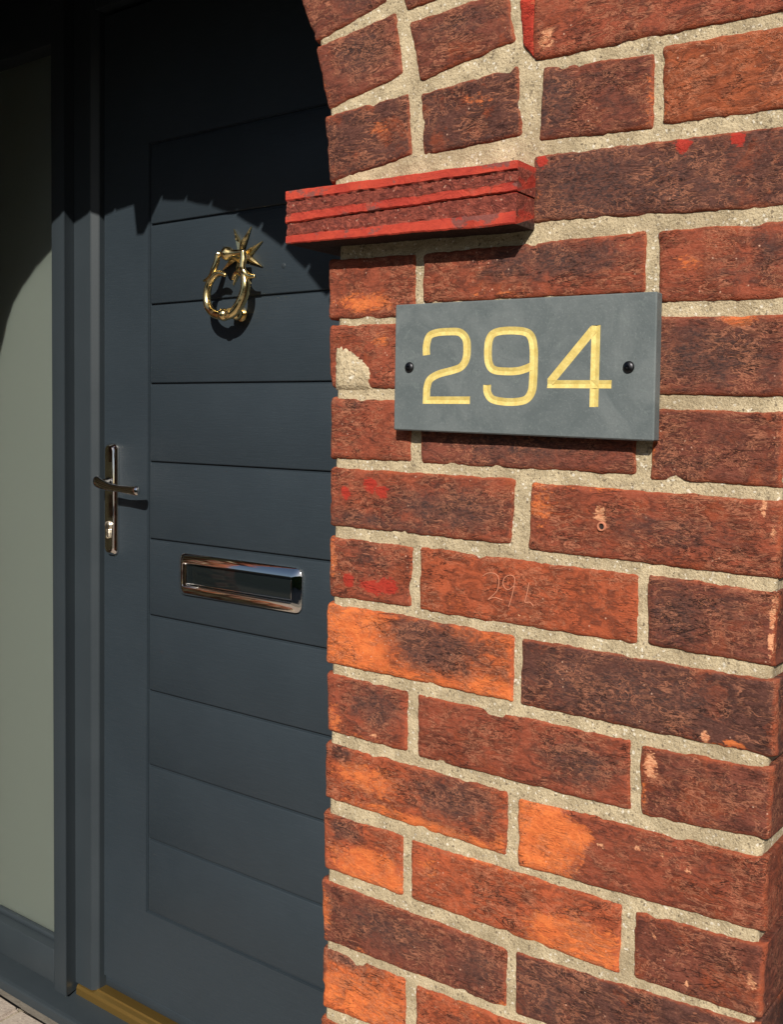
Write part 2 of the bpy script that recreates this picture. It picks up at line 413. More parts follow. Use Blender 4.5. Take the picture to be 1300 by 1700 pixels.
TONE = {'red': (.42,.092,.036), 'redbrown': (.29,.068,.034), 'brown': (.185,.052,.032), 'dark': (.105,.040,.030), 'orange': (.60,.135,.038), 'tan': (.34,.085,.032)}
BR = {
'D1': [(0.0009,-0.0116),(0.2089,-0.0130),(0.2072,-0.0679),(0.0006,-0.0666)],
'D2': [(0.2275,-0.0153),(0.4382,-0.0190),(0.4367,-0.0743),(0.2279,-0.0709)],
'E1': [(0.0002,-0.0806),(0.1002,-0.0822),(0.0990,-0.1370),(0.0015,-0.1385)],
'E2': [(0.1113,-0.0818),(0.3270,-0.0854),(0.3279,-0.1395),(0.1131,-0.1388)],
'E3': [(0.3378,-0.0843),(0.4370,-0.0880),(0.4370,-0.1408),(0.3403,-0.1387)],
'F1': [(-0.0014,-0.1481),(0.2122,-0.1518),(0.2143,-0.2085),(-0.0008,-0.2067)],
'F2': [(0.2244,-0.1528),(0.4400,-0.1546),(0.4419,-0.2099),(0.2241,-0.2095)],
'G1': [(-0.0005,-0.2203),(0.0987,-0.2222),(0.0989,-0.2782),(0.0032,-0.2770)],
'G2': [(0.1136,-0.2231),(0.3258,-0.2235),(0.3283,-0.2796),(0.1153,-0.2795)],
'G3': [(0.3380,-0.2255),(0.4399,-0.2230),(0.4403,-0.2747),(0.3405,-0.2807)],
'H1': [(-0.0005,-0.2922),(0.2119,-0.2943),(0.2121,-0.3506),(0.0008,-0.3468)],
'H2': [(0.2256,-0.2977),(0.4399,-0.2929),(0.4423,-0.3480),(0.2278,-0.3552)],
'I1': [(-0.0012,-0.3657),(0.0971,-0.3647),(0.0981,-0.4212),(0.0017,-0.4211)],
'I2': [(0.1094,-0.3662),(0.3245,-0.3645),(0.3249,-0.4222),(0.1125,-0.4205)],
'I3': [(0.3401,-0.3659),(0.4421,-0.3616),(0.4413,-0.4175),(0.3404,-0.4209)],
'J1': [(-0.0020,-0.4369),(0.2160,-0.4397),(0.2172,-0.4922),(0.0019,-0.4984)],
'J2': [(0.2284,-0.4389),(0.4403,-0.4262),(0.4408,-0.4819),(0.2299,-0.4932)],
'K1': [(0.0013,-0.5096),(0.1042,-0.5064),(0.1059,-0.5643),(0.0027,-0.5691)],
'K2': [(0.1202,-0.5087),(0.3255,-0.4990),(0.3280,-0.5571),(0.1219,-0.5660)],
'C1': [(-0.0015,0.0578),(0.0946,0.0550),(0.0949,0.0014),(-0.0002,0.0010)],
'C2': [(0.1085,0.0539),(0.3200,0.0488),(0.3207,-0.0013),(0.1102,0.0002)],
'C3': [(0.3389,0.0490),(0.4361,0.0470),(0.4354,-0.0057),(0.3357,-0.0045)],
'B1': [(-0.0048,0.1290),(0.1995,0.1248),(0.2017,0.0663),(-0.0034,0.0715)],
'B2': [(0.2203,0.1265),(0.4337,0.1181),(0.4362,0.0617),(0.2227,0.0657)],
'A1': [(-0.0078,0.1932),(0.0947,0.1907),(0.0964,0.1354),(-0.0058,0.1385)],
'A2': [(0.1064,0.1898),(0.3214,0.1897),(0.3229,0.1446),(0.1077,0.1481)],
'A3': [(0.3349,0.1893),(0.4314,0.1867),(0.4329,0.1330),(0.3373,0.1367)],
'Z2': [(0.2204,0.2619),(0.4295,0.2557),(0.4307,0.2006),(0.2212,0.2102)],
'Y1': [(0.2262,0.3343),(0.3212,0.3267),(0.3237,0.2720),(0.2244,0.2773)],
'Y2': [(0.3313,0.3311),(0.4275,0.3264),(0.4287,0.2703),(0.3340,0.2740)],
'X1': [(0.2142,0.4063),(0.4264,0.3953),(0.4276,0.3407),(0.2166,0.3444)],
'R1a': [(-0.0158,0.3328),(0.0828,0.3372),(0.0878,0.2844),(-0.0081,0.2712)],
'R1b': [(-0.0290,0.4007),(0.0660,0.4128),(0.0759,0.3590),(-0.0113,0.3413)],
'R1c': [(-0.0608,0.4743),(0.0399,0.4887),(0.0551,0.4282),(-0.0292,0.4087)],
'R2a': [(0.0999,0.3343),(0.1981,0.3410),(0.2043,0.2848),(0.1049,0.2815)],
'R2b': [(0.0843,0.4008),(0.1855,0.4070),(0.1948,0.3646),(0.0994,0.3493)],
'R2c': [(0.0652,0.4634),(0.1626,0.4721),(0.1783,0.4231),(0.0818,0.4152)],
'S1': [(0.2001,0.3957),(0.2136,0.3927),(0.2143,0.3454),(0.2067,0.3597)],
}
INFO = {
'D1': ('redbrown', [('b',.68,.55,.38,.40,1.0),('b',.3,.85,.5,.22,.8),('f',.1,.25,.3,.3,.35),('p',.25,.27,.045,.14,1.2),('p',.31,.36,.04,.12,1.2),('p',.10,.42,.028,.12,1.1)]),
'D2': ('redbrown', [('b',.62,.55,.35,.32,.7),('f',.04,.3,.10,.6,.55),('f',.3,.03,.5,.10,.45),('c',.315,.36,.022,.12,.9),('c',.93,.12,.012,.12,.9),('c',.975,.42,.012,.12,.8)]),
'E1': ('redbrown', [('b',.5,.25,.45,.4,.6),('p',.25,.68,.07,.12,1.2),('p',.55,.74,.14,.13,1.2),('p',.72,.72,.12,.13,1.2),('f',.03,.3,.10,.5,.7)]),
'E2': ('red', [('f',.12,.7,.3,.4,.3),('f',.7,.28,.25,.3,.35),('b',.48,.45,.10,.5,.5),('b',.85,.55,.15,.5,.35),('c',.53,.82,.05,.05,.6)]),
'E3': ('brown', [('b',.25,.5,.35,.6,.8),('b',.6,.3,.4,.3,.6),('c',.975,.6,.025,.45,.75)]),
'F1': ('orange', [('f',.10,.5,.25,.7,1.4),('f',.35,.98,.45,.14,1.1),('f',.88,.88,.13,.20,1.3),('b',.62,.38,.30,.45,1.15)]),
'F2': ('dark', [('b',.4,.5,.5,.5,.9),('f',.86,.93,.06,.10,.72),('f',.80,.97,.05,.05,.6),('c',.76,.90,.022,.09,1.2),('f',.5,.98,.5,.06,.4)]),
'G1': ('redbrown', [('b',.6,.4,.42,.42,1.0),('f',.08,.7,.16,.3,.6),('f',.4,.97,.4,.10,.5),('c',.6,.86,.10,.06,.6)]),
'G2': ('redbrown', [('b',.78,.5,.25,.45,.8),('b',.3,.3,.25,.2,.4)]),
'G3': ('brown', [('b',.7,.35,.3,.3,.5),('c',.1,.25,.05,.16,.85),('f',.03,.7,.05,.3,.5)]),
'H1': ('red', [('f',.25,.45,.28,.35,.7),('f',.55,.97,.5,.18,1.),('f',.97,.8,.03,.2,.7),('b',.1,.12,.12,.2,.8),('b',.72,.38,.28,.45,1.0)]),
'H2': ('redbrown', [('f',.10,.50,.17,.50,1.8),('f',.25,.32,.09,.20,1.3),('b',.65,.25,.35,.25,.5),('c',.37,.36,.012,.06,.9),('c',.52,.30,.012,.05,1.),('c',.62,.30,.014,.06,.9),('c',.63,.62,.010,.06,.8),('c',.72,.40,.014,.06,.9)]),
'I1': ('red', [('f',.6,.75,.55,.40,1.0),('b',.3,.22,.26,.28,.95)]),
'I2': ('red', [('f',.80,.75,.25,.4,1.0),('f',.08,.3,.12,.5,.5),('f',.5,.98,.6,.10,.6),('f',.4,.02,.5,.08,.5),('b',.45,.5,.25,.3,.45),('b',.9,.15,.1,.2,.4)]),
'I3': ('brown', [('c',.92,.48,.035,.10,1.1),('c',.42,.85,.035,.10,.8),('c',.17,.28,.02,.05,.9),('f',.4,.8,.5,.25,.3)]),
'J1': ('brown', [('b',.40,.45,.4,.40,.8),('b',.85,.5,.18,.5,.8),('f',.02,.5,.06,.6,.7),('f',.35,.95,.5,.12,.45),('f',.97,.95,.04,.1,.8)]),
'J2': ('dark', [('b',.15,.5,.2,.6,.7),('f',.1,.8,.12,.2,.3)]),
'K1': ('orange', [('f',.45,.6,.5,.30,1.3),('b',.35,.08,.42,.16,.9),('b',.03,.3,.05,.3,.7)]),
'K2': ('red', [('f',.2,.1,.4,.3,.4),('b',.3,.3,.2,.2,.5)]),
'C1': ('redbrown', [('f',.5,.5,.5,.3,.2),('b',.3,.1,.4,.2,.6)]),
'C2': ('brown', [('b',.45,.6,.45,.5,.8)]),
'C3': ('brown', [('b',.3,.7,.4,.4,.6),('b',.5,.4,.4,.4,.4),('f',.02,.4,.04,.5,.7),('c',.97,.5,.015,.06,.8)]),
'B1': ('redbrown', [('f',.32,.25,.08,.25,.6),('b',.36,.6,.1,.3,.4)]),
'B2': ('brown', [('b',.9,.6,.2,.5,.6),('b',.72,.5,.3,.5,.95),('f',.60,.45,.04,.22,.6),('f',.83,.05,.07,.12,1.0)]),
'A1': ('redbrown', [('f',.45,.75,.45,.20,.75),('f',.1,.7,.15,.2,.5)]),
'A2': ('redbrown', [('b',.6,.35,.4,.4,1.0),('f',.45,.9,.35,.1,.4),('c',.9,.2,.05,.06,.5)]),
'A3': ('redbrown', [('b',.85,.4,.2,.5,.7),('f',.25,.45,.14,.28,.6),('b',.65,.65,.35,.3,.6),('b',.6,.2,.3,.2,.4)]),
'Z2': ('dark', [('b',.5,.7,.5,.4,.8),('b',.25,.5,.25,.6,1.1),('b',.6,.4,.3,.4,.7),('p',.62,.12,.035,.11,1.3),('p',.82,.12,.025,.09,1.2),('p',.04,.10,.025,.10,1.2),('f',.03,.6,.03,.6,.5),('f',.9,.8,.15,.2,.3)]),
'Y1': ('brown', [('b',.7,.6,.3,.3,.5),('b',.12,.45,.25,.5,1.2),('b',.5,.3,.4,.3,.6),('f',.97,.6,.05,.5,.5)]),
'Y2': ('tan', [('b',.9,.65,.2,.3,.6),('f',.03,.8,.05,.3,.4),('c',.32,.25,.03,.04,.7)]),
'X1': ('redbrown', [('b',.75,.4,.3,.4,.6),('b',.5,.5,.5,.5,.4),('c',.06,.8,.06,.14,.6)]),
'R1a': ('dark', [('f',.6,.42,.28,.22,.42),('f',.35,.62,.3,.15,.35),('b',.5,.95,.5,.2,.8)]),
'R1b': ('brown', [('b',.55,.4,.38,.4,1.1),('f',.06,.6,.10,.6,.35)]),
'R1c': ('brown', [('b',.7,.6,.4,.4,.9),('f',.1,.5,.12,.6,.3)]),
'R2a': ('dark', [('f',.65,.35,.25,.20,.5),('f',.3,.5,.2,.15,.35),('f',.45,.62,.35,.12,.35),('b',.5,.97,.5,.15,.8)]),
'R2b': ('brown', [('b',.5,.3,.5,.3,.8),('f',.3,.65,.15,.2,.3)]),
'R2c': ('brown', [('b',.5,.5,.5,.4,.8)]),
'S1': ('red', [('p',.5,.5,.8,1.2,1.)]),
}
def add_brick(me, org, tone, k=1.):
    o = link('brick', me, BRICK, wall, org)
    j = 1+random.uniform(-.08, .08); t = TONE[tone]; o.color = (t[0]*j*k, t[1]*j*k, t[2]*j*k, 1)
    return o
for i, (key, c) in enumerate(BR.items()):
    tone, marks = INFO[key]
    ring = key[0] in 'RS'
    corner_header = key in ('E3', 'G3', 'I3', 'C3', 'A3', 'Y2') or key in ('E1', 'G1', 'I1', 'C1', 'A1', 'K1')
    me, org = brick_mesh(c, .205 if corner_header else .1, marks, seed=i*1.37+.5, fine=.0028 if key == 'S1' else .0040)
    add_brick(me, org, tone)

# plain bricks: a few shared meshes
def plain(lx, lz, depth, seed):
    me, _ = brick_mesh([(-lx/2, lz/2), (lx/2, lz/2), (lx/2, -lz/2), (-lx/2, -lz/2)], depth, [('b',.6,.4,.4,.5,.8)] if seed % 2 else [('f',.3,.8,.3,.2,.4)], fine=.02, seed=seed)
    return me
ST = [plain(.213, .057, .1, s) for s in (31, 32, 33, 34)]
HD = [plain(.101, .057, .2, s) for s in (41, 42, 43, 44)]
VS = [plain(.097, .060, .2, s) for s in (51, 52, 53)]
tones = ['red', 'redbrown', 'redbrown', 'brown', 'dark', 'tan', 'brown', 'orange']
def put(me, x, y, z, ry=0., rz=0.):
    o = add_brick(me, (x, y, z), random.choice(tones)); o.rotation_euler = (0, ry, rz); return o
P = .0717                                     # course pitch
ztop = -.0115-.0287                           # centre of course D
def zc(k): return -.0400-P*k if k >= 0 else -.0400-.0700*k
# lower courses of the right pier below the frame, and the rear leaf of the pier
for k in range(7, 18):
    z = zc(k)
    if z < -1.24: break
    if k % 2 == 0:
        put(random.choice(ST), .107, 0, z); put(random.choice(ST), .333, 0, z)
    else:
        if k > 7: put(random.choice(HD), .05, 0, z); put(random.choice(ST), .2185, 0, z)
        put(random.choice(HD), .3885, 0, z)
# return faces: right side of the pier (x=.44) and left reveal (x=0), rear leaf
for k in range(-18, 18):
    z = zc(k)
    if z < -1.24 or z > 1.30: continue
    if k % 2 == 0:
        for y in (.1695,) if z < .25 else (.1695,):
            put(HD[k % 4], .4405, y, z, 0, pi/2)
            if z < .2: put(HD[(k+1) % 4], -.0005, y, z, 0, -pi/2)
    for j in range(3):
        y = .225+.112 + j*.225 + (.0 if k % 2 == 0 else .0)
        y += .002 if k % 2 else -.110
        if y > .28: put(ST[(k+j) % 4], .4405, y, z, 0, pi/2)
# upper wall right of the arch, above the frame
ACX, ACZ = -.65, .235
for k in range(-6, -19, -1):
    z = zc(k) + .0
    for side in (0, 1):
        x0, x1 = (-.6375, .44) if side == 0 else (-1.74, -.6625)
        xs = []; x = .44 if side == 0 else -1.74; sgn = -1 if side == 0 else 1
        first = True
        while True:
            if k % 2: L = .103 if first else .215
            else: L = .215
            xa, xb = (x-L, x) if side == 0 else (x, x+L)
            if (side == 0 and xa < ACX+.005) or (side == 1 and xb > ACX-.005): break
            rr = min(hypot(px-ACX, pz-ACZ) for px in (xa, xb) for pz in (z-.03, z+.03))
            if rr > .858 and z > .44:
                put(random.choice(HD if L < .15 else ST), (xa+xb)/2, 0, z)
            elif side == 1 and rr > .858:
                put(random.choice(HD if L < .15 else ST), (xa+xb)/2, 0, z)
            elif z > .44 or side == 1:      # cut brick against the outer ring of the arch
                zz = z-.03 if z > ACZ else z
                far = ACX-sgn*math.sqrt(max(0, .868**2-(zz-ACZ)**2))
                if side == 0 and xb-far > .025: put(plain(xb-far, .057, .1, 60+k % 4), (far+xb)/2, 0, z)
                if side == 1 and far-xa > .025: put(plain(far-xa, .057, .1, 60+k % 4), (far+xa)/2, 0, z)
            x = x+sgn*(L+.01); first = False
# left pier
for k in range(-5, 18):
    z = zc(k)
    if z < -1.24: break
    if z > .235: continue
    if k % 2 == 0:
        put(random.choice(ST), -1.6325, 0, z); put(random.choice(ST), -1.4075, 0, z)
        put(HD[k % 4], -1.2995, .1695, z, 0, pi/2)
    else:
        put(random.choice(HD), -1.6885, 0, z); put(random.choice(ST), -1.52, 0, z); put(random.choice(HD), -1.3515, 0, z)
# arch rings beyond the ones in view
def ring(r0, a0, a1, step):
    n = round((a1-a0)/step); st = (a1-a0)/n
    for i in range(n):
        a = a0+st*(i+.5)
        put(random.choice(VS), ACX+cos(a)*(r0+.0485), 0, ACZ+sin(a)*(r0+.0485), -a)
A = math.radians
ring(.643, A(23.0), A(180), .0715/.66)
ring(.752, A(19.2), A(180), .0735/.78)
# the bricks of this wall on the porch's left inner face, seen mirrored in the metal
for k in range(-14, 18):
    z = zc(k)
    if z < -1.24: continue
    for j in range(2):
        put(ST[(k+j) % 4], -1.7395, .335+j*.225-(0 if k % 2 else .1), z, 0, pi/2) if (.335+j*.225-(0 if k % 2 else .1)) < .62 and (.335+j*.225-(0 if k % 2 else .1)) > .3 else None

# mortar bed: front sheet with real relief, wrapped round both arrises
def xl(z):
    if z < ACZ: return .0024+.0
    t = z-ACZ; R = .6455
    return ACX+math.sqrt(max(0, R*R-t*t)) + .0
def mortar_front():
    V = []; F = []; st = .0036; z0, z1 = -.70, .56; nz = int((z1-z0)/st); nxm = int(.437/st)+14
    for j in range(nz+1):
        z = z0+(z1-z0)*j/nz; a = xl(z); a = min(a, .0024); b = .4376
        row = []
        for i in range(nxm+1):
            u = i/nxm; x = a+(b-a)*u; dd = min(x-a, b-x)
            y = .0022+n3(x*40, 0, z*40)*.0008+n3(x*170, 5, z*170)*.0005+n3(x*420, 2, z*420)*.0003
            y += max(0, 1-dd/.004)**2*.003
            wob = n3(0, z*80, 3)*.0015
            row.append((x+(wob if dd < .003 else 0), y, z))
        L = [(a+.0004+n3(z*90, s*90, 1)*.0012, s, z) for s in (.21, .05, .016, .008)]
        R_ = [(b-.0004+n3(z*90, s*90, 8)*.0012, s, z) for s in (.008, .016, .05, .21)]
        V += L+row+R_
    n = nxm+1+8
    for j in range(nz):
        for i in range(n-1):
            q = j*n+i; F.append((q, q+1, q+1+n, q+n))
    me = mesh('mortar', V, F, True)
    return link('mortar', me, MORTAR, wall, (0, 0, 0))
mortar_front()
# solid mortar-and-brick core behind it
def core(name, poly_front, y0, y1, m):
    n = len(poly_front); V = [(x, y0, z) for x, z in poly_front]+[(x, y1, z) for x, z in poly_front]
    F = [tuple(range(n)), tuple(range(2*n-1, n-1, -1))]+[(i, i+n, (i+1) % n+n, (i+1) % n) for i in range(n)]
    me = mesh(name, V, F); bm = bmesh.new(); bm.from_mesh(me); bmesh.ops.recalc_face_normals(bm, faces=bm.faces)
    bmesh.ops.triangulate(bm, faces=bm.faces); bm.to_mesh(me); bm.free()
    return link(name, me, m, wall, (0, 0, 0))
arc = [(ACX+.6485*cos(a), ACZ+.6485*sin(a)) for a in [pi*i/48 for i in range(49)]]
core('wall_core', [(.4355, -1.268), (.4355, 1.36), (-1.736, 1.36), (-1.736, -1.268), (-1.3025, -1.268), (-1.3025, ACZ)]+arc[::-1][1:-1]+[(.006, ACZ), (.006, -1.268)], .0075, .205, MORTAR)
core('wall_core', [(-1.90, -1.268), (-1.742, -1.268), (-1.742, 1.36), (-1.90, 1.36)], .212, .75, MORTAR)
core('wall_core', [(.25, -1.268), (.4375, -1.268), (.4375, 1.36), (.25, 1.36)], .212, .90, MORTAR)

# smear of coarse mortar over the damaged brick beside the number plate
def patch():
    out = [(.002,.1135),(.0126,.1128),(.0225,.109),(.0302,.1051),(.041,.0977),(.0468,.092),(.0495,.0862),(.0512,.0792),(.0506,.0735),(.0490,.0665),(.03,.0655),(.015,.0662),(.0015,.0668),(.0008,.08),(.0005,.09),(.0005,.102)]
    c = Vector((.022, .088)); V = []; F = []; K = 7; dense = []
    for i in range(len(out)):
        a, b = Vector(out[i]), Vector(out[(i+1) % len(out)])
        for t in (0, .33, .66): dense.append(a*(1-t)+b*t)
    n = len(dense)
    for k in range(K+1):
        s = k/K
        for p in dense:
            q = c+(p-c)*s + (Vector((n3(p.x*150, p.y*150, 1), n3(p.x*150, p.y*150, 4)))*.0014 if k == K else Vector((0, 0)))
            y = -.0016*(1-s**4)+.0015*s**6+n3(q.x*260, 3, q.y*260)*.0013
            V.append((q.x, y if k < K else .004, q.y))
    for k in range(K):
        for i in range(n):
            a = k*n+i; b = k*n+(i+1) % n; F.append((a, b, b+n, a+n))
    link('mortar_patch', mesh('mortar_patch', V, F, True), RENDERPATCH, wall, (0, 0, 0))
patch()

# number scratched into a brick
SCR, _n, _b = mat('scratched_brick', (.50,.19,.11), .9)
def scratch(pts, r=.0005):
    V = [(x, -.0005, z) for x, z in pts]
    return tube('scratched_digit', V, r, SCR, wall, seg=6, flat=.8)
scratch([(.1812,-.1004),(.1864,-.0971),(.1945,-.0971),(.1981,-.1022),(.1962,-.1124),(.1872,-.121),(.1935,-.1182),(.2022,-.1197)])
scratch([(.2131,-.106),(.2076,-.1099),(.2029,-.1066),(.2032,-.1004),(.2088,-.0966),(.2139,-.0985),(.2136,-.106),(.2117,-.1156),(.2087,-.1254)])
scratch([(.2285,-.1014),(.2267,-.1114),(.2253,-.1189),(.2302,-.1183),(.2337,-.1213)])
# old screw hole with a pale burr
lathe('plug_hole', (.2951, -.0012, -.0469), (0, -1, 0), [(-.004,.0042),(-.0004,.0042),(.0008,.0036),(.0008,.0027),(-.0012,.0024),(-.0012,0)], SCR, wall, 18)
HOLE, _, _ = mat('hole_dark', (.02,.012,.01), .9)
lathe('plug_hole_core', (.2951, -.0001, -.0469), (0, -1, 0), [(-.001,.0024),(.0003,.0024),(.0003,0)], HOLE, wall, 14)

# tile corbel at the springing of the arch
def tile_mesh(x0, x1, zt0, zb0, zt1, zb1, prof, seed, under=2.):
    """front profile = list of (t 0..1 from top, protrusion, rough); top/bottom heights at both ends"""
    nx = 110; V = []; A = []; F = []
    rows = [(0, None, 0)]+prof+[(1.0, .0281, under), (1, None, 0)]; n = len(rows)  # a high under value gives the bottom row its painted shade
    for i in range(nx+1):
        u = i/nx; x = x0+(x1-x0)*u
        zt = zt0+(zt1-zt0)*u + n3(x*30, seed, 0)*.0010+n3(x*150, seed, 2)*.0005; zb = zb0+(zb1-zb0)*u+n3(x*30, seed, 6)*.0009+n3(x*170, seed, 9)*.0006
        bow = .0006*sin(pi*u)
        for t, pr, rg in rows:
            z = zt+(zb-zt)*t
            if pr is None: y = .05
            elif rg == 2. or (t == 1. and pr == .0281): y = -pr
            else: y = -pr-bow+(n3(x*140, t*9, seed)*.0018+n3(x*420, t*23, seed)*.0012)*rg+n3(x*60, t*3, seed)*.0004
            if rg and rg < 2: z += n3(x*170, t*8, seed+3)*.0007
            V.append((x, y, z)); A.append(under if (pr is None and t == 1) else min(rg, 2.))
    for i in range(nx):
        for j in range(n-1):
            a = i*n+j; F.append((a, a+1, a+1+n, a+n))
        F.append((i*n, (i+1)*n, (i+1)*n+n-1, i*n+n-1))
    F.append(tuple(range(n))); F.append(tuple(range(nx*n, nx*n+n))[::-1])
    me = mesh('tile', V, F, True)
    at = me.attributes.new('rough_and_shade', 'FLOAT', 'POINT'); at.data.foreach_set('value', [float(a) for a in A])
    bm = bmesh.new(); bm.from_mesh(me); bmesh.ops.recalc_face_normals(bm, faces=bm.faces); bm.to_mesh(me); bm.free()
    me.set_sharp_from_angle(angle=math.radians(38))
    return me
X0, X1 = -.0385, .2215
PR = .031
up = [(.0, PR-.001, 0), (.03, PR, 0), (.27, PR, 0), (.30, PR-.0012, .3), (.33, PR-.0022, 1), (.4, PR-.0018, 1), (.5, PR-.0015, 1), (.58, PR-.0015, 1), (.66, PR-.0012, 1), (.72, PR-.0008, .4), (.80, PR-.0004, .2), (.96, PR-.0002, .1), (1., PR-.0015, 0)]
lo = [(.0, PR-.0025, .5), (.03, PR-.0020, 1), (.18, PR-.0018, 1), (.32, PR-.0018, 1), (.50, PR-.0018, 1), (.59, PR-.0015, .6), (.62, PR, 0), (.95, PR, 0), (1., PR-.001, 0)]
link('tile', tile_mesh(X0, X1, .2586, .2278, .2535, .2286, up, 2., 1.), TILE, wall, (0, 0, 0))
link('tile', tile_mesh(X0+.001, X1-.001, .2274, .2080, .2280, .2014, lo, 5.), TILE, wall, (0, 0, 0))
link('tile', tile_mesh(-1.52, -1.262, .2535, .2290, .2586, .2282, up, 8., 1.), TILE, wall, (0, 0, 0))
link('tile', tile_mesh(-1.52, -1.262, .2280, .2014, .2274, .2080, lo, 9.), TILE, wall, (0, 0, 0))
# keystone of the arch, hanging below the soffit
def wedge(name, pts, y0, y1, m, parent):
    n = len(pts); V = [(x, y0, z) for x, z in pts]+[(x, y1, z) for x, z in pts]
    F = [tuple(range(n)), tuple(range(2*n-1, n-1, -1))]+[(i, i+n, (i+1) % n+n, (i+1) % n) for i in range(n)]
    me = mesh(name, V, F); bm = bmesh.new(); bm.from_mesh(me); bmesh.ops.recalc_face_normals(bm, faces=bm.faces)
    bmesh.ops.bevel(bm, geom=bm.edges[:], offset=.0015, segments=1, affect='EDGES'); bm.to_mesh(me); bm.free()
    return link(name, me, m, parent, (0, 0, 0))
wedge('keystone', [(-.657,.838),(-.636,.838),(-.585,.93),(-.585,1.1),(-.70,1.1),(-.672,.93)], -.03, .12, TILE, wall)

# ------------------------------------------------------------ door
D = .568
door = thing('front_door', (-.69, D, -1.165), 'dark anthracite grey front door with horizontal grooved panels, brass knocker and letter plate', 'front door')
DX0, DX1, DZ0, DZ1 = -1.1005, -.280, -1.166, .845
GX0, GX1 = -.9575, -.4225
ZG = [.573-.1550*k for k in range(11)]
box('door_core', DX0+.001, DX1-.001, D+.0048, D+.044, DZ0+.001, DZ1-.001, DOOR, door)
g = .0021
bv = .0022
def leaf_face():
    ox, oz = (DX0+DX1)/2, (DZ0+DZ1)/2; gv = g*1.05
    inn = [(GX0-gv, ZG[10]-g), (GX1+gv, ZG[10]-g), (GX1+gv, ZG[0]+g), (GX0-gv, ZG[0]+g)]; out_ = [(DX0, DZ0), (DX1, DZ0), (DX1, DZ1), (DX0, DZ1)]
    V = []; F = []
    for y in (D, D+.02):
        V += [(x-ox, y-D, z-oz) for x, z in out_]+[(x-ox, y-D, z-oz) for x, z in inn]
    for i in range(4):
        j = (i+1) % 4
        F += [(i, j, 4+j, 4+i), (8+i, 12+i, 12+j, 8+j), (i, 8+i, 8+j, j), (4+i, 4+j, 12+j, 12+i)]
    me = mesh('stile_and_rail_face', V, F); bm = bmesh.new(); bm.from_mesh(me); bmesh.ops.recalc_face_normals(bm, faces=bm.faces)
    ed = [e for e in bm.edges if all(abs(v.co.y) < 1e-6 for v in e.verts) and e.calc_face_angle(0) > .5]
    bmesh.ops.bevel(bm, geom=ed, offset=.0018, segments=2, affect='EDGES'); bm.to_mesh(me); bm.free()
    me.polygons.foreach_set('use_smooth', [True]*len(me.polygons)); me.set_sharp_from_angle(angle=math.radians(50))
    return link('stile_and_rail_face', me, DOOR, door, (ox, D, oz))
leaf_face()
pme, porg = box_mesh('panel', GX0+g, GX1-g, D, D+.02, ZG[1]+g, ZG[0]-g, .0024)
for k in range(10):
    link('panel', pme, DOOR, door, (porg[0], porg[1], (ZG[k]+ZG[k+1])/2))
box('weather_bar', DX0+.004, DX1-.004, D+.002, D+.03, -1.188, DZ0-.0005, DOOR, door, .002)

# door handle
def slab(name, outline, y_base, y_front, inset, m, parent):
    """plate with a chamfered rim from an outline of (x,z), facing -y"""
    n = len(outline); cx = sum(p[0] for p in outline)/n; cz = sum(p[1] for p in outline)/n
    V = [(x, y_base, z) for x, z in outline]; mid = y_base+(y_front-y_base)*.35
    V += [(x, mid, z) for x, z in outline]
    hx = max(p[0] for p in outline)-cx; hz = max(p[1] for p in outline)-cz
    V += [(cx+(x-cx)*(hx-inset)/hx, y_front, cz+(z-cz)*(hz-inset)/hz) for x, z in outline]
    F = [(i, (i+1) % n, (i+1) % n+n, i+n) for i in range(n)]+[(i+n, (i+1) % n+n, (i+1) % n+2*n, i+2*n) for i in range(n)]+[tuple(range(2*n, 3*n)), tuple(range(n))[::-1]]
    me = mesh(name, [(a-cx, b-y_base, c-cz) for a, b, c in V], F)
    bm = bmesh.new(); bm.from_mesh(me); bmesh.ops.recalc_face_normals(bm, faces=bm.faces)
    bmesh.ops.bevel(bm, geom=[e for e in bm.edges if e.calc_face_angle(0) > .3], offset=.0007, segments=2, affect='EDGES'); bm.to_mesh(me); bm.free()
    me.polygons.foreach_set('use_smooth', [True]*len(me.polygons)); me.set_sharp_from_angle(angle=math.radians(35))
    return link(name, me, m, parent, (cx, y_base, cz))
def oct_outline(x0, x1, z0, z1, cx, cz):
    return [(x0+cx, z0), (x1-cx, z0), (x1-cx*.35, z0+cz*.4), (x1, z0+cz), (x1, z1-cz), (x1-cx*.35, z1-cz*.4), (x1-cx, z1), (x0+cx, z1), (x0+cx*.35, z1-cz*.4), (x0, z1-cz), (x0, z0+cz), (x0+cx*.35, z0+cz*.4)]
hp = slab('door_handle', oct_outline(-1.0865, -1.0505, -.2435, -.0115, .010, .010), D-.0002, D-.0125, .0055, CHROME, door)
lathe('lever_boss', (-1.0685, D-.012, -.0935), (0, -1, 0), [(0,.0125),(.004,.0115),(.010,.0085),(.028,.0080),(.030,.0088)], CHROME, hp, 28)
tube('lever', [(-1.0735,D-.041,-.0885),(-1.066,D-.043,-.0900),(-1.050,D-.0445,-.0945),(-1.025,D-.045,-.0990),(-.990,D-.045,-.1010),(-.958,D-.044,-.1020),(-.944,D-.043,-.1025),(-.938,D-.042,-.1027)],
     [.0095,.0120,.0108,.0078,.0068,.0088,.0102,.0080], CHROME, hp, 18, .62)
cyl = lathe('lock_cylinder', (-1.0680, D-.0124, -.1815), (0, -1, 0), [(0,.0086),(.0035,.0086),(.0042,.0078),(.0042,0)], metal_material('satin_nickel', (.95,.88,.74), .38), hp, 26)
box('lock_cylinder', -1.0730, -1.0630, D-.0160, D-.0124, -.208, -.188, bpy.data.materials['satin_nickel'], hp, .003, 3)
box('keyway', -1.0687, -1.0670, D-.0172, D-.0163, -.188, -.1765, BLACK, hp)

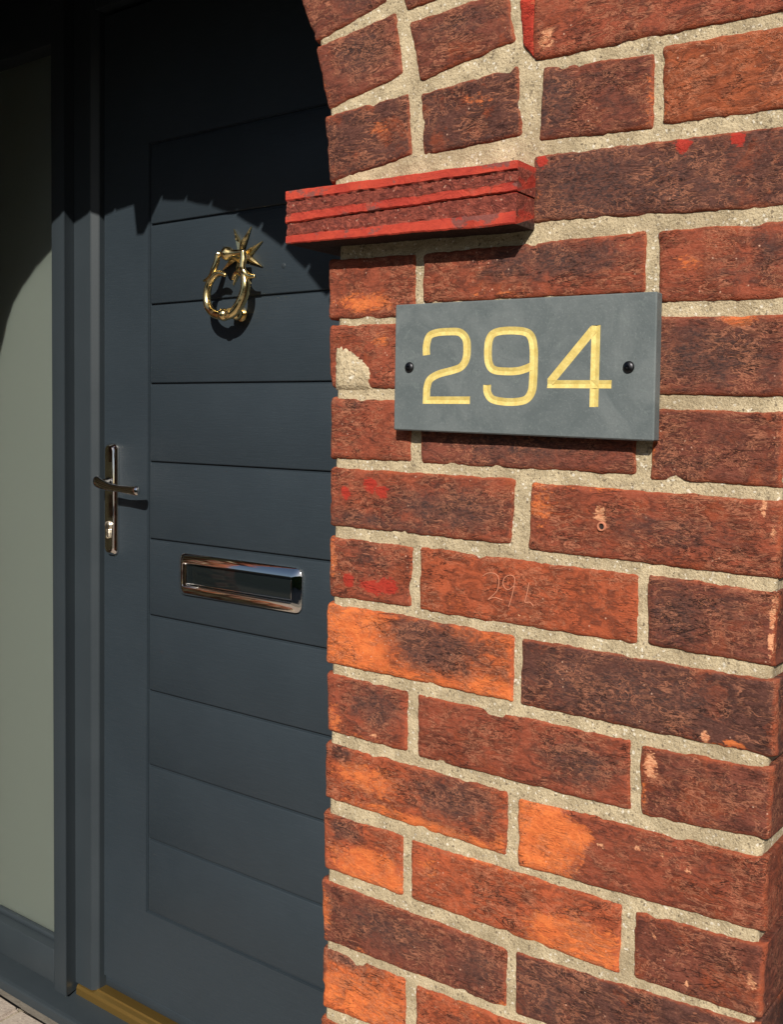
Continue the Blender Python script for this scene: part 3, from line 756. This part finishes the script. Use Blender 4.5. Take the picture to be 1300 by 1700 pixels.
# letter plate
def rr(x0, x1, z0, z1, r, n=5):
    P_ = []
    for (cx, cz, a0) in ((x1-r, z1-r, 0), (x0+r, z1-r, 90), (x0+r, z0+r, 180), (x1-r, z0+r, 270)):
        for k in range(n+1):
            a = math.radians(a0+90*k/n); P_.append((cx+r*cos(a), cz+r*sin(a)))
    return P_
def letter_frame():
    # chamfer-cornered picture-frame: outer rim, sloping bevel up to a crest, drop to the flap
    def ring_(x0, x1, z0, z1, r): return rr(x0, x1, z0, z1, r, 3)
    x0, x1, z0, z1 = -.8610, -.5385, -.3010, -.2200
    L = [(ring_(x0, x1, z0, z1, .016), D-.0002), (ring_(x0, x1, z0, z1, .016), D-.0050), (ring_(x0+.0012, x1-.0012, z0+.0012, z1-.0012, .015), D-.0062),
         (ring_(x0+.0165, x1-.0165, z0+.0155, z1-.0155, .006), D-.0128), (ring_(x0+.018, x1-.018, z0+.0168, z1-.0168, .004), D-.0128), (ring_(x0+.0192, x1-.0192, z0+.0178, z1-.0178, .003), D-.0115), (ring_(x0+.022, x1-.022, z0+.0205, z1-.0205, .002), D-.003)]
    V = []; F = []; n = len(L[0][0]); cx, cz = (x0+x1)/2, (z0+z1)/2
    for r_, y in L: V += [(x-cx, y-D, z-cz) for x, z in r_]
    for k in range(len(L)-1):
        for i in range(n):
            a = k*n+i; b = k*n+(i+1) % n; F.append((a, b, b+n, a+n))
    me = mesh('letter_plate', V, F, True); bm = bmesh.new(); bm.from_mesh(me); bmesh.ops.recalc_face_normals(bm, faces=bm.faces)
    for f in bm.faces: pass
    if sum(f.normal.y for f in bm.faces) > 0: bmesh.ops.reverse_faces(bm, faces=bm.faces)
    bm.to_mesh(me); bm.free(); me.set_sharp_from_angle(angle=math.radians(28))
    return link('letter_plate', me, CHROME, door, (cx, D, cz))
lp = letter_frame()
box('flap', -.8395, -.5600, D-.0045, D-.001, -.2807, -.2403, DARKFLAP, lp, .0015)
box('flap_rim', -.8370, -.5625, D-.0065, D-.0047, -.2790, -.2776, CHROME, lp, .0004)
box('flap_rim', -.5640, -.5626, D-.0065, D-.0047, -.2772, -.2425, CHROME, lp, .0004)

# brass knocker: eight-pointed cross on the door, hinge barrel, two drops, curled ring and balls
def star():
    cx, cz = -.6985, .3370; V = [(0, -.0110, 0)]; F = []
    R, hw, nt_ = .0510, .0225, .0225
    for k in range(4):
        a = pi/2*k
        def P_(r, s, y): return (cos(a)*r-sin(a)*s, y, sin(a)*r+cos(a)*s)
        V += [P_(.0055, -.0055, -.0075), P_(R, -hw, -.0030), P_(nt_, 0, -.0085), P_(R, hw, -.0030), P_(R, -hw, 0), P_(nt_, 0, 0), P_(R, hw, 0), P_(R*.55, -hw*.42, -.0100), P_(R*.55, hw*.42, -.0100)]
    for k in range(4):
        b = 1+9*k; nb = 1+9*((k+1) % 4)
        root0, t0, nn, t1, t0b, nb_, t1b, m0, m1 = range(b, b+9); root1 = nb
        F += [(0, root0, m0), (root0, t0, m0), (m0, t0, nn), (0, m0, nn), (0, nn, m1), (nn, t1, m1), (m1, t1, root1), (0, m1, root1),
              (t0, t0b, nb_, nn), (nn, nb_, t1b, t1), (t1, t1b, root1), (root0, t0b, t0)]
    me = mesh('door_knocker', V, F); bm = bmesh.new(); bm.from_mesh(me); bmesh.ops.recalc_face_normals(bm, faces=bm.faces)
    bm.to_mesh(me); bm.free()
    return link('door_knocker', me, BRASS, door, (cx, D-.0008, cz))
kn = star()
yk = D-.036
lathe('hinge_post', (-.7005, D-.006, .3360), (0, -1, 0), [(0,.0125),(.006,.0100),(.020,.0080),(.032,.0095)], BRASS, kn, 20)
lathe('hinge_barrel', (-.7260, yk, .3375), (1, 0, -.02), [(0,.0030),(.003,.0062),(.006,.0040),(.010,.0048),(.016,.0100),(.021,.0125),(.028,.0118),(.033,.0075),(.040,.0062),(.050,.0055),(.064,.0055),(.066,.0030)], BRASS, kn, 22)
tube('drop_arm', [(-.7275,yk,.3380),(-.7300,yk,.3250),(-.7360,yk-.001,.3120),(-.7420,yk,.3030),(-.7530,yk+.001,.2960),(-.7660,yk+.002,.2935)], [.0050,.0060,.0062,.0058,.0044,.0022], BRASS, kn, 14, .8)
tube('drop_arm', [(-.6640,yk,.3390),(-.6630,yk,.3250),(-.6640,yk-.001,.3100),(-.6600,yk,.3010),(-.6490,yk+.001,.2940),(-.6345,yk+.002,.2925)], [.0066,.0074,.0074,.0062,.0044,.0032], BRASS, kn, 14, .8)
tube('ring', [(-.7060,yk,.2985),(-.7130,yk,.3020),(-.7240,yk,.3035),(-.7370,yk,.2985),(-.7500,yk,.2850),(-.7550,yk,.2640),(-.7500,yk-.001,.2460),(-.7350,yk-.002,.2330),(-.7100,yk-.003,.2270),(-.6850,yk-.002,.2310),(-.6680,yk-.001,.2470),(-.6580,yk,.2660),(-.6560,yk,.2820),(-.6610,yk,.2960),(-.6730,yk,.3020),(-.6830,yk,.2990),(-.6890,yk,.2900)],
     [.0028,.0046,.0056,.0063,.0068,.0074,.0078,.0080,.0082,.0086,.0092,.0090,.0084,.0066,.0050,.0036,.0022], BRASS, kn, 16)
lathe('ring_ball', (-.7060, yk-.004, .2285), (1, 0, 0), ball(.0115), BRASS, kn, 22)
lathe('ring_collar', (-.6900, yk-.003, .2310), (1, 0, .25), [(-.004,.006),(-.003,.0092),(.002,.0092),(.004,.006)], BRASS, kn, 20)
lathe('strike_ball', (-.6990, D-.0135, .2330), (0, -1, 0), [(-.013,.013),(-.011,.0135),(-.009,.009)]+[(a+.001, r) for a, r in ball(.0125)[4:]], BRASS, kn, 22)
# small old screw mark on the door
lathe('filled_screw_mark', (-.5985, D-.0004, .3130), (0, -1, 0), [(0,.0050),(.0005,.0044),(.0007,0)], FRAME, door, 12)

# ------------------------------------------------------------ frame and sidelights
frame = thing('door_frame', (-.69, .56, -1.21), 'dark grey frame around the door with tall frosted glass side panel and sill', 'door frame')
def prism(name, prof, z0, z1, m, parent, flip=1):
    n = len(prof); V = [(x, y, z0) for x, y in prof]+[(x, y, z1) for x, y in prof]
    F = [tuple(range(n)), tuple(range(2*n-1, n-1, -1))]+[(i, i+n, (i+1) % n+n, (i+1) % n) for i in range(n)]
    me = mesh(name, V, F); bm = bmesh.new(); bm.from_mesh(me); bmesh.ops.recalc_face_normals(bm, faces=bm.faces)
    bmesh.ops.bevel(bm, geom=[e for e in bm.edges if abs(e.verts[0].co.z-e.verts[1].co.z) > .1], offset=.0010, segments=2, affect='EDGES'); bm.to_mesh(me); bm.free()
    me.polygons.foreach_set('use_smooth', [True]*len(me.polygons)); me.set_sharp_from_angle(angle=math.radians(40))
    return link(name, me, m, parent, (0, 0, 0))
FT = .93
mir = lambda prof: [(-1.38-x, y) for x, y in prof]
post = [(-1.2150,.5230),(-1.2090,.5215),(-1.1690,.5215),(-1.1765,.5495),(-1.1765,.61),(-1.2150,.61)]
jamb = [(-1.1763,.5500),(-1.1200,.5500),(-1.1085,.5625),(-1.1085,.6180),(-1.1763,.6180)]
prism('post', post, -1.2190, FT, FRAME, frame); prism('post', mir(post), -1.2190, FT, FRAME, frame)
prism('door_jamb', jamb, -1.2000, FT, FRAME, frame); prism('door_jamb', mir(jamb), -1.2000, FT, FRAME, frame)
box('gasket', -1.1084, -1.1016, .598, .605, -1.19, .85, BLACK, frame)
box('gasket', -.2784, -.2716, .598, .605, -1.19, .85, BLACK, frame)
box('head', -1.1080, -.2720, .5505, .618, .855, FT, FRAME, frame, .001)
for s in (0, 1):
    f = (lambda a, b: (a, b)) if s == 0 else (lambda a, b: (-1.38-b, -1.38-a))
    xa, xb = f(-1.738, -1.2152)
    if s == 1: xb = min(xb, .2485)
    box('bottom_rail', xa, xb, .5220, .61, -1.2050, -1.1290, FRAME, frame, .0015)
    box('top_rail', xa, xb, .5220, .61, .80, FT, FRAME, frame, .0015)
    box('glazing_bead', xa, xb, .5450, .5590, -1.1288, -1.1175, FRAME, frame, .003)
    box('glass_pane', xa+.0, xb-.0, .5600, .5640, -1.1285, .7995, GLASS, frame)
    xp, xq = f(-1.738, -1.690) if s == 0 else (.205, .2485)
    box('outer_post', xp, xq, .5215 if s == 0 else .5215, .5445, -1.1285, .7995, FRAME, frame, .0015)
# sill in dark grey, and the gold threshold strip
def sill():
    V = []; prof = [(.600,-1.2200),(.560,-1.2200),(.5500,-1.2235),(.4960,-1.2335),(.4900,-1.2360),(.4880,-1.2400),(.4880,-1.2580),(.492,-1.2620),(.600,-1.2620)]
    n = len(prof); xs = (-1.738, .2485); V = [(x, y, z) for x in xs for y, z in prof]
    F = [tuple(range(n)), tuple(range(2*n-1, n-1, -1))]+[(i, i+n, (i+1) % n+n, (i+1) % n) for i in range(n)]
    me = mesh('sill', V, F); bm = bmesh.new(); bm.from_mesh(me); bmesh.ops.recalc_face_normals(bm, faces=bm.faces); bm.to_mesh(me); bm.free()
    return link('sill', me, FRAME, frame, (0, 0, 0))
sill()
def threshold():
    prof = [(.600,-1.2190),(.600,-1.1960),(.560,-1.1975),(.5585,-1.2010),(.5500,-1.2040),(.5470,-1.2100),(.5465,-1.2280)]
    n = len(prof); xs = (-1.1684, -.2116); V = [(x, y, z) for x in xs for y, z in prof]
    F = [tuple(range(n)), tuple(range(2*n-1, n-1, -1))]+[(i, i+n, (i+1) % n+n, (i+1) % n) for i in range(n)]
    me = mesh('threshold', V, F); bm = bmesh.new(); bm.from_mesh(me); bmesh.ops.recalc_face_normals(bm, faces=bm.faces); bm.to_mesh(me); bm.free()
    return link('threshold', me, STRIP, frame, (0, 0, 0))
threshold()['label'] = 'gold coloured metal threshold strip'

# porch ceiling, wall above the frame, rooms' darkness behind
soffit = box('porch_ceiling', -1.90, .4355, .2055, .72, 1.08, 1.12, PLASTER); props(soffit, kind='structure')
over = box('wall_over_door', -1.740, .2480, .60, .70, .9305, 1.0795, PLASTER); props(over, kind='structure')
roof = box('porch_roof', -1.95, .50, -.06, 1.0, 1.362, 1.40, PLASTER); props(roof, kind='structure')
HALL = plaster_material('hall_emulsion', (.80,.81,.76)); CARPET = plaster_material('hall_carpet', (.76,.72,.62))
for args in ((-1.765, -1.7405, .62, 2.6), (.2485, .27, .62, 2.6), (-1.765, .27, 2.6, 2.64)):
    props(box('hall_wall', *args, -1.20, 1.075, HALL), kind='structure')
props(box('hall_floor', -1.765, .27, .6205, 2.64, -1.268, -1.2005, CARPET), kind='structure')
props(box('hall_ceiling', -1.765, .27, .7205, 2.64, 1.081, 1.10, HALL), kind='structure')

# ------------------------------------------------------------ number plate
plate = thing('house_number_sign', (.214, -.008, .085), 'grey slate house number plate with engraved gold digits 294 screwed to the brick wall', 'house number sign')
YF = -.0150; YB = -.0035
PC = [(.0866, .1442), (.3405, .1410), (.3430, .0248), (.0877, .0290)]
def slate_mesh():
    bm = bmesh.new(); fr = [bm.verts.new((x, YF, z)) for x, z in PC]; bk = [bm.verts.new((x, YB, z)) for x, z in PC]
    bm.faces.new(fr); bm.faces.new(bk[::-1])
    for i in range(4): bm.faces.new((fr[i], fr[(i+1) % 4], bk[(i+1) % 4], bk[i]))
    bmesh.ops.recalc_face_normals(bm, faces=bm.faces)
    bmesh.ops.bevel(bm, geom=[e for e in bm.edges], offset=.0011, segments=1, affect='EDGES')
    me = bpy.data.meshes.new('slate'); bm.to_mesh(me); bm.free(); return me
def smooth_path(pts, sub=5):
    P_ = [Vector(p) for p in pts]; Q = []
    for i in range(len(P_)-1):
        a, b, c, d = P_[max(i-1, 0)], P_[i], P_[i+1], P_[min(i+2, len(P_)-1)]
        for k in range(sub):
            t = k/sub; Q.append(.5*((2*b)+(c-a)*t+(2*a-5*b+4*c-d)*t*t+(3*b-3*c+d-a)*t**3))
    Q.append(P_[-1]); return Q
WX, WZ = .0039, .0033             # half widths of upright and level strokes
def offsets(Q):
    L = []; R_ = []
    for i, q in enumerate(Q):
        a = (q-Q[i-1]).normalized() if i else None; b = (Q[i+1]-q).normalized() if i < len(Q)-1 else None
        a = a or b; b = b or a
        na, nb = Vector((-a.y, a.x)), Vector((-b.y, b.x)); mN = (na+nb).normalized(); k = 1/max(.45, mN.dot(na))
        hw = WX*abs(mN.x)**2+WZ*abs(mN.y)**2 if k < 1.1 else (WX+WZ)/2
        if k >= 1.1: off = Vector((math.copysign(WX, mN.x), math.copysign(WZ, mN.y))) if abs(mN.x) > .3 and abs(mN.y) > .3 else mN*hw*k
        else: off = mN*hw
        L.append(q+off); R_.append(q-off)
    return L, R_
S2a = [(.1233,.0972),(.1230,.1057),(.1260,.1142),(.1343,.1170),(.1473,.1174),(.1586,.1163),(.1653,.1104),(.1668,.1015),(.1659,.0924),(.1610,.0860),(.1521,.0831),(.1374,.0800),(.1275,.0750),(.1245,.0670)]
S9a = [(.1886,.0700),(.1892,.0635),(.1939,.0578),(.2044,.0555),(.2179,.0553),(.2279,.0575),(.2330,.0643),(.2340,.0751),(.2340,.0866),(.2335,.0995),(.2308,.1096),(.2240,.1144),(.2072,.1160),(.1945,.1145),(.1895,.1090),(.1884,.0993),(.1897,.0889),(.1948,.0829),(.2068,.0813),(.2186,.0815),(.2262,.0832),(.2312,.0850)]
strokes = {
 '2': [smooth_path(S2a)+[Vector((.1244,.0566)), Vector((.1712,.0566))]],
 '9': [smooth_path(S9a)],
 '4': [[Vector((.2900,.1170)), Vector((.2908,.0513))], [Vector((.2474,.0701)), Vector((.3055,.0695))], [Vector((.2880,.1142)), Vector((.2500,.0718))]],
}
slate_me = slate_mesh()
slate = link('slate', slate_me, SLATE, plate, (0, 0, 0))
def groove(Q, depth, lift=0.):
    L, R_ = offsets(Q); n = len(Q)
    V = [(p.x, YF+lift, p.y) for p in L]+[(p.x, YF+depth, p.y) for p in Q]+[(p.x, YF+lift, p.y) for p in R_]
    F = []
    for i in range(n-1): F += [(i, i+1, n+i+1, n+i), (n+i, n+i+1, 2*n+i+1, 2*n+i)]
    return V, F, n
try:
    bpy.context.view_layer.update()
    for ch, sts in strokes.items():
        for Q in sts:
            V, F, n = groove(Q, .0008)
            # solid cutter: V shape closed above the face
            L, R_ = offsets(Q)
            V = [(p.x, YF-.001, p.y) for p in L]+[(p.x, YF, p.y) for p in L]+[(p.x, YF+.0008, p.y) for p in Q]+[(p.x, YF, p.y) for p in R_]+[(p.x, YF-.001, p.y) for p in R_]
            F = [(k*n+i, k*n+i+1, ((k+1) % 5)*n+i+1, ((k+1) % 5)*n+i) for k in range(5) for i in range(n-1)]
            F += [tuple(k*n for k in range(5)), tuple(k*n+n-1 for k in range(5))[::-1]]
            cm = mesh('cutter', V, F); bm = bmesh.new(); bm.from_mesh(cm); bmesh.ops.recalc_face_normals(bm, faces=bm.faces); bm.to_mesh(cm); bm.free()
            co = bpy.data.objects.new('cutter', cm); COL.objects.link(co); co.location = (0, 0, 0)
            md = slate.modifiers.new('b', 'BOOLEAN'); md.operation = 'DIFFERENCE'; md.object = co; md.solver = 'EXACT'; md.use_self = True
            bpy.context.view_layer.update()
            dg = bpy.context.evaluated_depsgraph_get(); nm = bpy.data.meshes.new_from_object(slate.evaluated_get(dg))
            slate.modifiers.clear()
            if len(nm.polygons) > 8: slate.data = nm
            bpy.data.objects.remove(co)
except Exception as ex:
    print('engraving skipped', ex)
if not slate.data.materials: slate.data.materials.append(SLATE)
for ch, sts in strokes.items():
    V = []; F = []
    for Q in sts:
        v, f, n = groove(Q, .00070, -.00006); b0 = len(V); V += v; F += [tuple(a+b0 for a in q) for q in f]
    cx = sum(v[0] for v in V)/len(V)
    me = mesh('digit', [(v[0]-cx, v[1], v[2]) for v in V], F)
    bm = bmesh.new(); bm.from_mesh(me); bmesh.ops.recalc_face_normals(bm, faces=bm.faces)
    for fc in bm.faces:
        if fc.normal.y > 0: fc.normal_flip()
    bm.to_mesh(me); bm.free()
    d = link('digit', me, GOLD, plate, (cx, 0, 0)); d['label'] = 'engraved gold digit '+ch
for x, z in ((.3196, .0829), (.1045, .0865)):
    s = lathe('screw', (x, YF-.0001, z), (0, -1, 0), [(-.002,.0049),(.0004,.0049),(.0013,.0044),(.0021,.0030),(.0023,.0014),(.0012,.0012),(.0012,0)], SCREW, plate, 20)

# ------------------------------------------------------------ ground
gz = -1.270
gm = mesh('ground', [(-60,-90,gz-.012),(60,-90,gz-.012),(60,1.2,gz-.012),(-60,1.2,gz-.012)], [(0,1,2,3)])
props(link('ground', gm, GROUND, None, (0,0,0)), kind='structure')
path = thing('path', (-.7, 0, gz), None, None, None, 'structure')
sand = mesh('joint_sand', [(-1.95,-.9,gz-.006),(.9,-.9,gz-.006),(.9,.486,gz-.006),(-1.95,.486,gz-.006)], [(0,1,2,3)])
link('joint_sand', sand, SAND, path, (0,0,0))
sm = []
for s in range(5):
    lx, ly = .148, .096; bm = bmesh.new(); bmesh.ops.create_cube(bm, size=1)
    for v in bm.verts: v.co = Vector((v.co.x*lx+random.uniform(-.003,.003), v.co.y*ly+random.uniform(-.003,.003), v.co.z*.03-.013+random.uniform(-.0015,.0015)))
    bmesh.ops.bevel(bm, geom=bm.edges[:], offset=.006, segments=2, affect='EDGES')
    me = bpy.data.meshes.new('paving_stone'); bm.to_mesh(me); bm.free(); me.materials.append(STONE); sm.append(me)
for j in range(12):
    for i in range(18):
        x = -1.83+i*.158+(.079 if j % 2 else 0); y = .435-j*.106
        if y < .22 and (x < -1.22 or x > -.08) and y > -.08: continue
        if x > .2 and y > 0: continue
        o = link('paving_stone', sm[(i*3+j*2) % 5], STONE, path, (x, y, gz+random.uniform(-.001,.001)))
        o.rotation_euler = (0, 0, random.uniform(-.02,.02)+(pi if random.random() < .5 else 0))

# ------------------------------------------------------------ unseen greenery added to shut off the low sky (mirrored in glass and metal)
LEAF = plaster_material('added_hedge_leaves', (.035,.060,.018))
added_hedge = thing('added_hedge', (-1, -6, gz), 'added unseen dark green leafy screen that blocks the low sky in front of the porch', 'added_hedge')
def added_hedge_mesh(x0, x1, y, h, t):
    rnd = random.Random(3); V = []; F = []
    for i in range(9000):
        c = Vector((rnd.uniform(x0, x1), y+rnd.choice((-1, 1))*t/2*rnd.uniform(.7, 1.05), gz+rnd.uniform(.02, h)))
        if rnd.random() < .25: c = Vector((c.x, y+rnd.uniform(-.5, .5)*t, gz+h*rnd.uniform(.95, 1.03)))
        a = Vector((rnd.uniform(-1, 1), rnd.uniform(-1, 1), rnd.uniform(-1, 1))).normalized(); b_ = a.orthogonal().normalized(); s_ = rnd.uniform(.05, .10)
        k = len(V); V += [c-a*s_, c+b_*s_*.45, c+a*s_, c-b_*s_*.45]; F.append((k, k+1, k+2, k+3))
    return mesh('added_foliage', V, F)
link('added_foliage', added_hedge_mesh(-9, 7, -6, 2.3, .9), LEAF, added_hedge, (0,0,0))['kind'] = 'stuff'
box('added_hedge_core', -9, 7, -6.32, -5.68, gz, gz+2.15, LEAF, added_hedge, .1)
